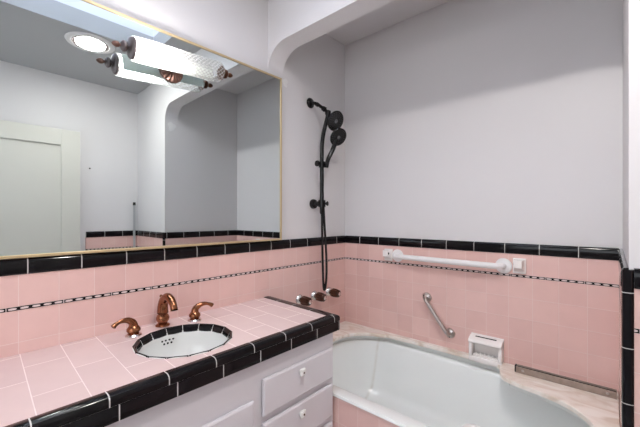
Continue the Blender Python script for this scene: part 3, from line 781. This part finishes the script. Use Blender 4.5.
# ledge boards around the tub
INN = smooth_path([(.165, 1.29, 0), (.165, 1.50, 0), (.170, 1.68, 0), (.185, 1.765, 0), (.232, 1.838, 0), (.300, 1.888, 0), (.370, 1.912, 0)], 4) + \
      [Vector(p) for p in ((.385, 1.930, 0), (.70, 1.941, 0), (1.025, 1.941, 0))] + \
      smooth_path([(1.056, 1.918, 0), (1.068, 1.868, 0), (1.088, 1.812, 0), (1.125, 1.786, 0), (1.180, 1.768, 0), (1.276, 1.748, 0), (1.366, 1.706, 0), (1.432, 1.633, 0), (1.458, 1.54, 0), (1.470, 1.42, 0), (1.472, 1.29, 0)], 4)
poly = [(p.x, p.y) for p in INN]
def deck_poly(inset):
    q = []
    for i, (x, y) in enumerate(poly):
        a = Vector(poly[max(0, i - 1)]); c = Vector(poly[min(len(poly) - 1, i + 1)]); t = (c - a).normalized()
        nrm = Vector((-t.y, t.x))
        q.append((x + nrm.x * inset, min(1.972, y + nrm.y * inset)))
    return q + [(1.5195, 1.29), (1.5195, 1.9785), (.0015, 1.9785), (.0015, 1.29)]
dk = thing('tub_ledge', 'beige stone-look ledge curving around the back and ends of the bathtub', 'ledge', (.76, 1.97, TZ))
o5 = Vector((.76, 1.97, TZ))
b = BM(); prism(b, deck_poly(0), .4605, .482); obj('ledge_board', loc(b, o5), M['deck'], dk, bevel=.003, angle=40)
b = BM(); prism(b, deck_poly(.04), TZ + .0005, .4605); obj('ledge_support', loc(b, o5), M['tub'], dk, angle=40)

tk = thing('door_track', 'worn metal shower door track lying on the beige ledge by the right wall', 'track', (1.325, 1.900, .4825))
hw = .188
b = BM(); box(b, -hw, hw, -.012, -.009, 0, .031); box(b, -hw, hw, .010, .013, 0, .033); box(b, -hw, hw, -.009, .010, 0, .003); ch_ = obj('channel', b, M['track'], tk, bevel=.001)
b = BM(); box(b, -hw + .003, hw - .002, -.009, .010, .003, .026); obj('groove_shade', b, M['dark'], tk)  # dark block standing in for the shade inside the channel
b = BM(); box(b, -hw - .006, -hw, -.013, .014, 0, .034, .004); obj('end_stop', b, M['dark'], tk)
for x in (-hw + .03, hw - .03):
    b = BM(); lathe(b, [(.006, 0), (.005, .0025), (0, .003)], origin=(x, -.012, .016), axis=(0, -1, 0), n=14); obj('screw', b, M['steel'], ch_)

# white rounded fitting peeking in at the bottom edge
tf = thing('tub_fitting', 'white rounded top of a small fitting on the near rim of the bathtub', 'fitting', (1.130, 1.247, TZ - .001))
b = BM(); lathe(b, [(0, 0.002), (.028, 0.002), (.034, .008), (.036, .03), (.046, .042), (.050, .052), (.049, .064), (.040, .074), (.02, .079), (0, .080)], n=32); obj('cap', b, M['white_bar'], tf, angle=60)

# ------------------------------------------------------------------ small things
pl = thing('pole', 'slim grey pole with a dark tip leaning in the room corner, seen in the mirror', 'pole', (2.15, 1.195, 0))
b = BM(); tube(b, [(0, 0, 0.0), (.038, .012, 1.375)], .011, 12); obj('shaft', b, M['pole'], pl)
b = BM(); tube(b, [(.038, .012, 1.375), (.039, .0125, 1.405)], [.014, .012], 12); obj('tip', b, M['dark'], pl)
nl = BM(); lathe(nl, [(.007, 0), (.007, .003), (.004, .006), (0, .006)], origin=(XR, .835, 1.715), axis=(-1, 0, 0), n=12)
tag(obj('screw_anchor', nl, M['dark']), 'tiny dark screw anchor in the grey wall beside the cream door', 'screw')

def patch(name, label, c, nrm, r):
    bm = BM(); c = Vector(c); nrm = Vector(nrm); a, d = frame_axes(nrm); n = 24
    ring = [bm.verts.new(c + (a * math.cos(2 * PI * k / n) + d * 1.15 * math.sin(2 * PI * k / n)) * r * (1 + .18 * math.sin(3 * 2 * PI * k / n + 1) + .1 * math.sin(5 * 2 * PI * k / n))) for k in range(n)]
    r2 = [bm.verts.new(v.co * .55 + c * .45 + nrm * .0018) for v in ring]
    for k in range(n): bm.faces.new((ring[k], ring[(k + 1) % n], r2[(k + 1) % n], r2[k]))
    bm.faces.new(r2); bm.faces.new(list(reversed(ring)))
    tag(obj(name, bm, M['spackle']), label, 'patch', 'spackle patches below the arch')
patch('spackle_patch', 'rough white spackle patch on the wall beside the mirror top corner', (-PL + .0005, AY1 + .02, 2.085), (1, 0, 0), .022)
patch('spackle_patch', 'rough white spackle patch on the far arch side, seen in the mirror', (XA + PL - .0005, AY0 + .06, 2.075), (-1, 0, 0), .034)

# ------------------------------------------------------------------ sky through the roof light
w = bpy.data.worlds.new('sky'); scene.world = w; w.use_nodes = True
bg = w.node_tree.nodes['Background']; bg.inputs[0].default_value = (0.90, 0.94, 1.0, 1); bg.inputs[1].default_value = 10.0

# ------------------------------------------------------------------ camera
cam = bpy.data.cameras.new('camera'); co = bpy.data.objects.new('camera', cam); COL.objects.link(co)
co.location = (1.4996, 0, 1.26); co.rotation_euler = (PI / 2, 0, 0.7239)
cam.sensor_fit = 'HORIZONTAL'; cam.sensor_width = 36; cam.lens = 331.04 / 640 * 36; cam.shift_y = 3.13 / 640
cam.clip_start = 0.01
scene.camera = co

scene.view_settings.view_transform = 'Standard'; scene.view_settings.look = 'None'
scene.view_settings.exposure = 0.2; scene.view_settings.gamma = 1.0; scene.view_settings.use_curve_mapping = False
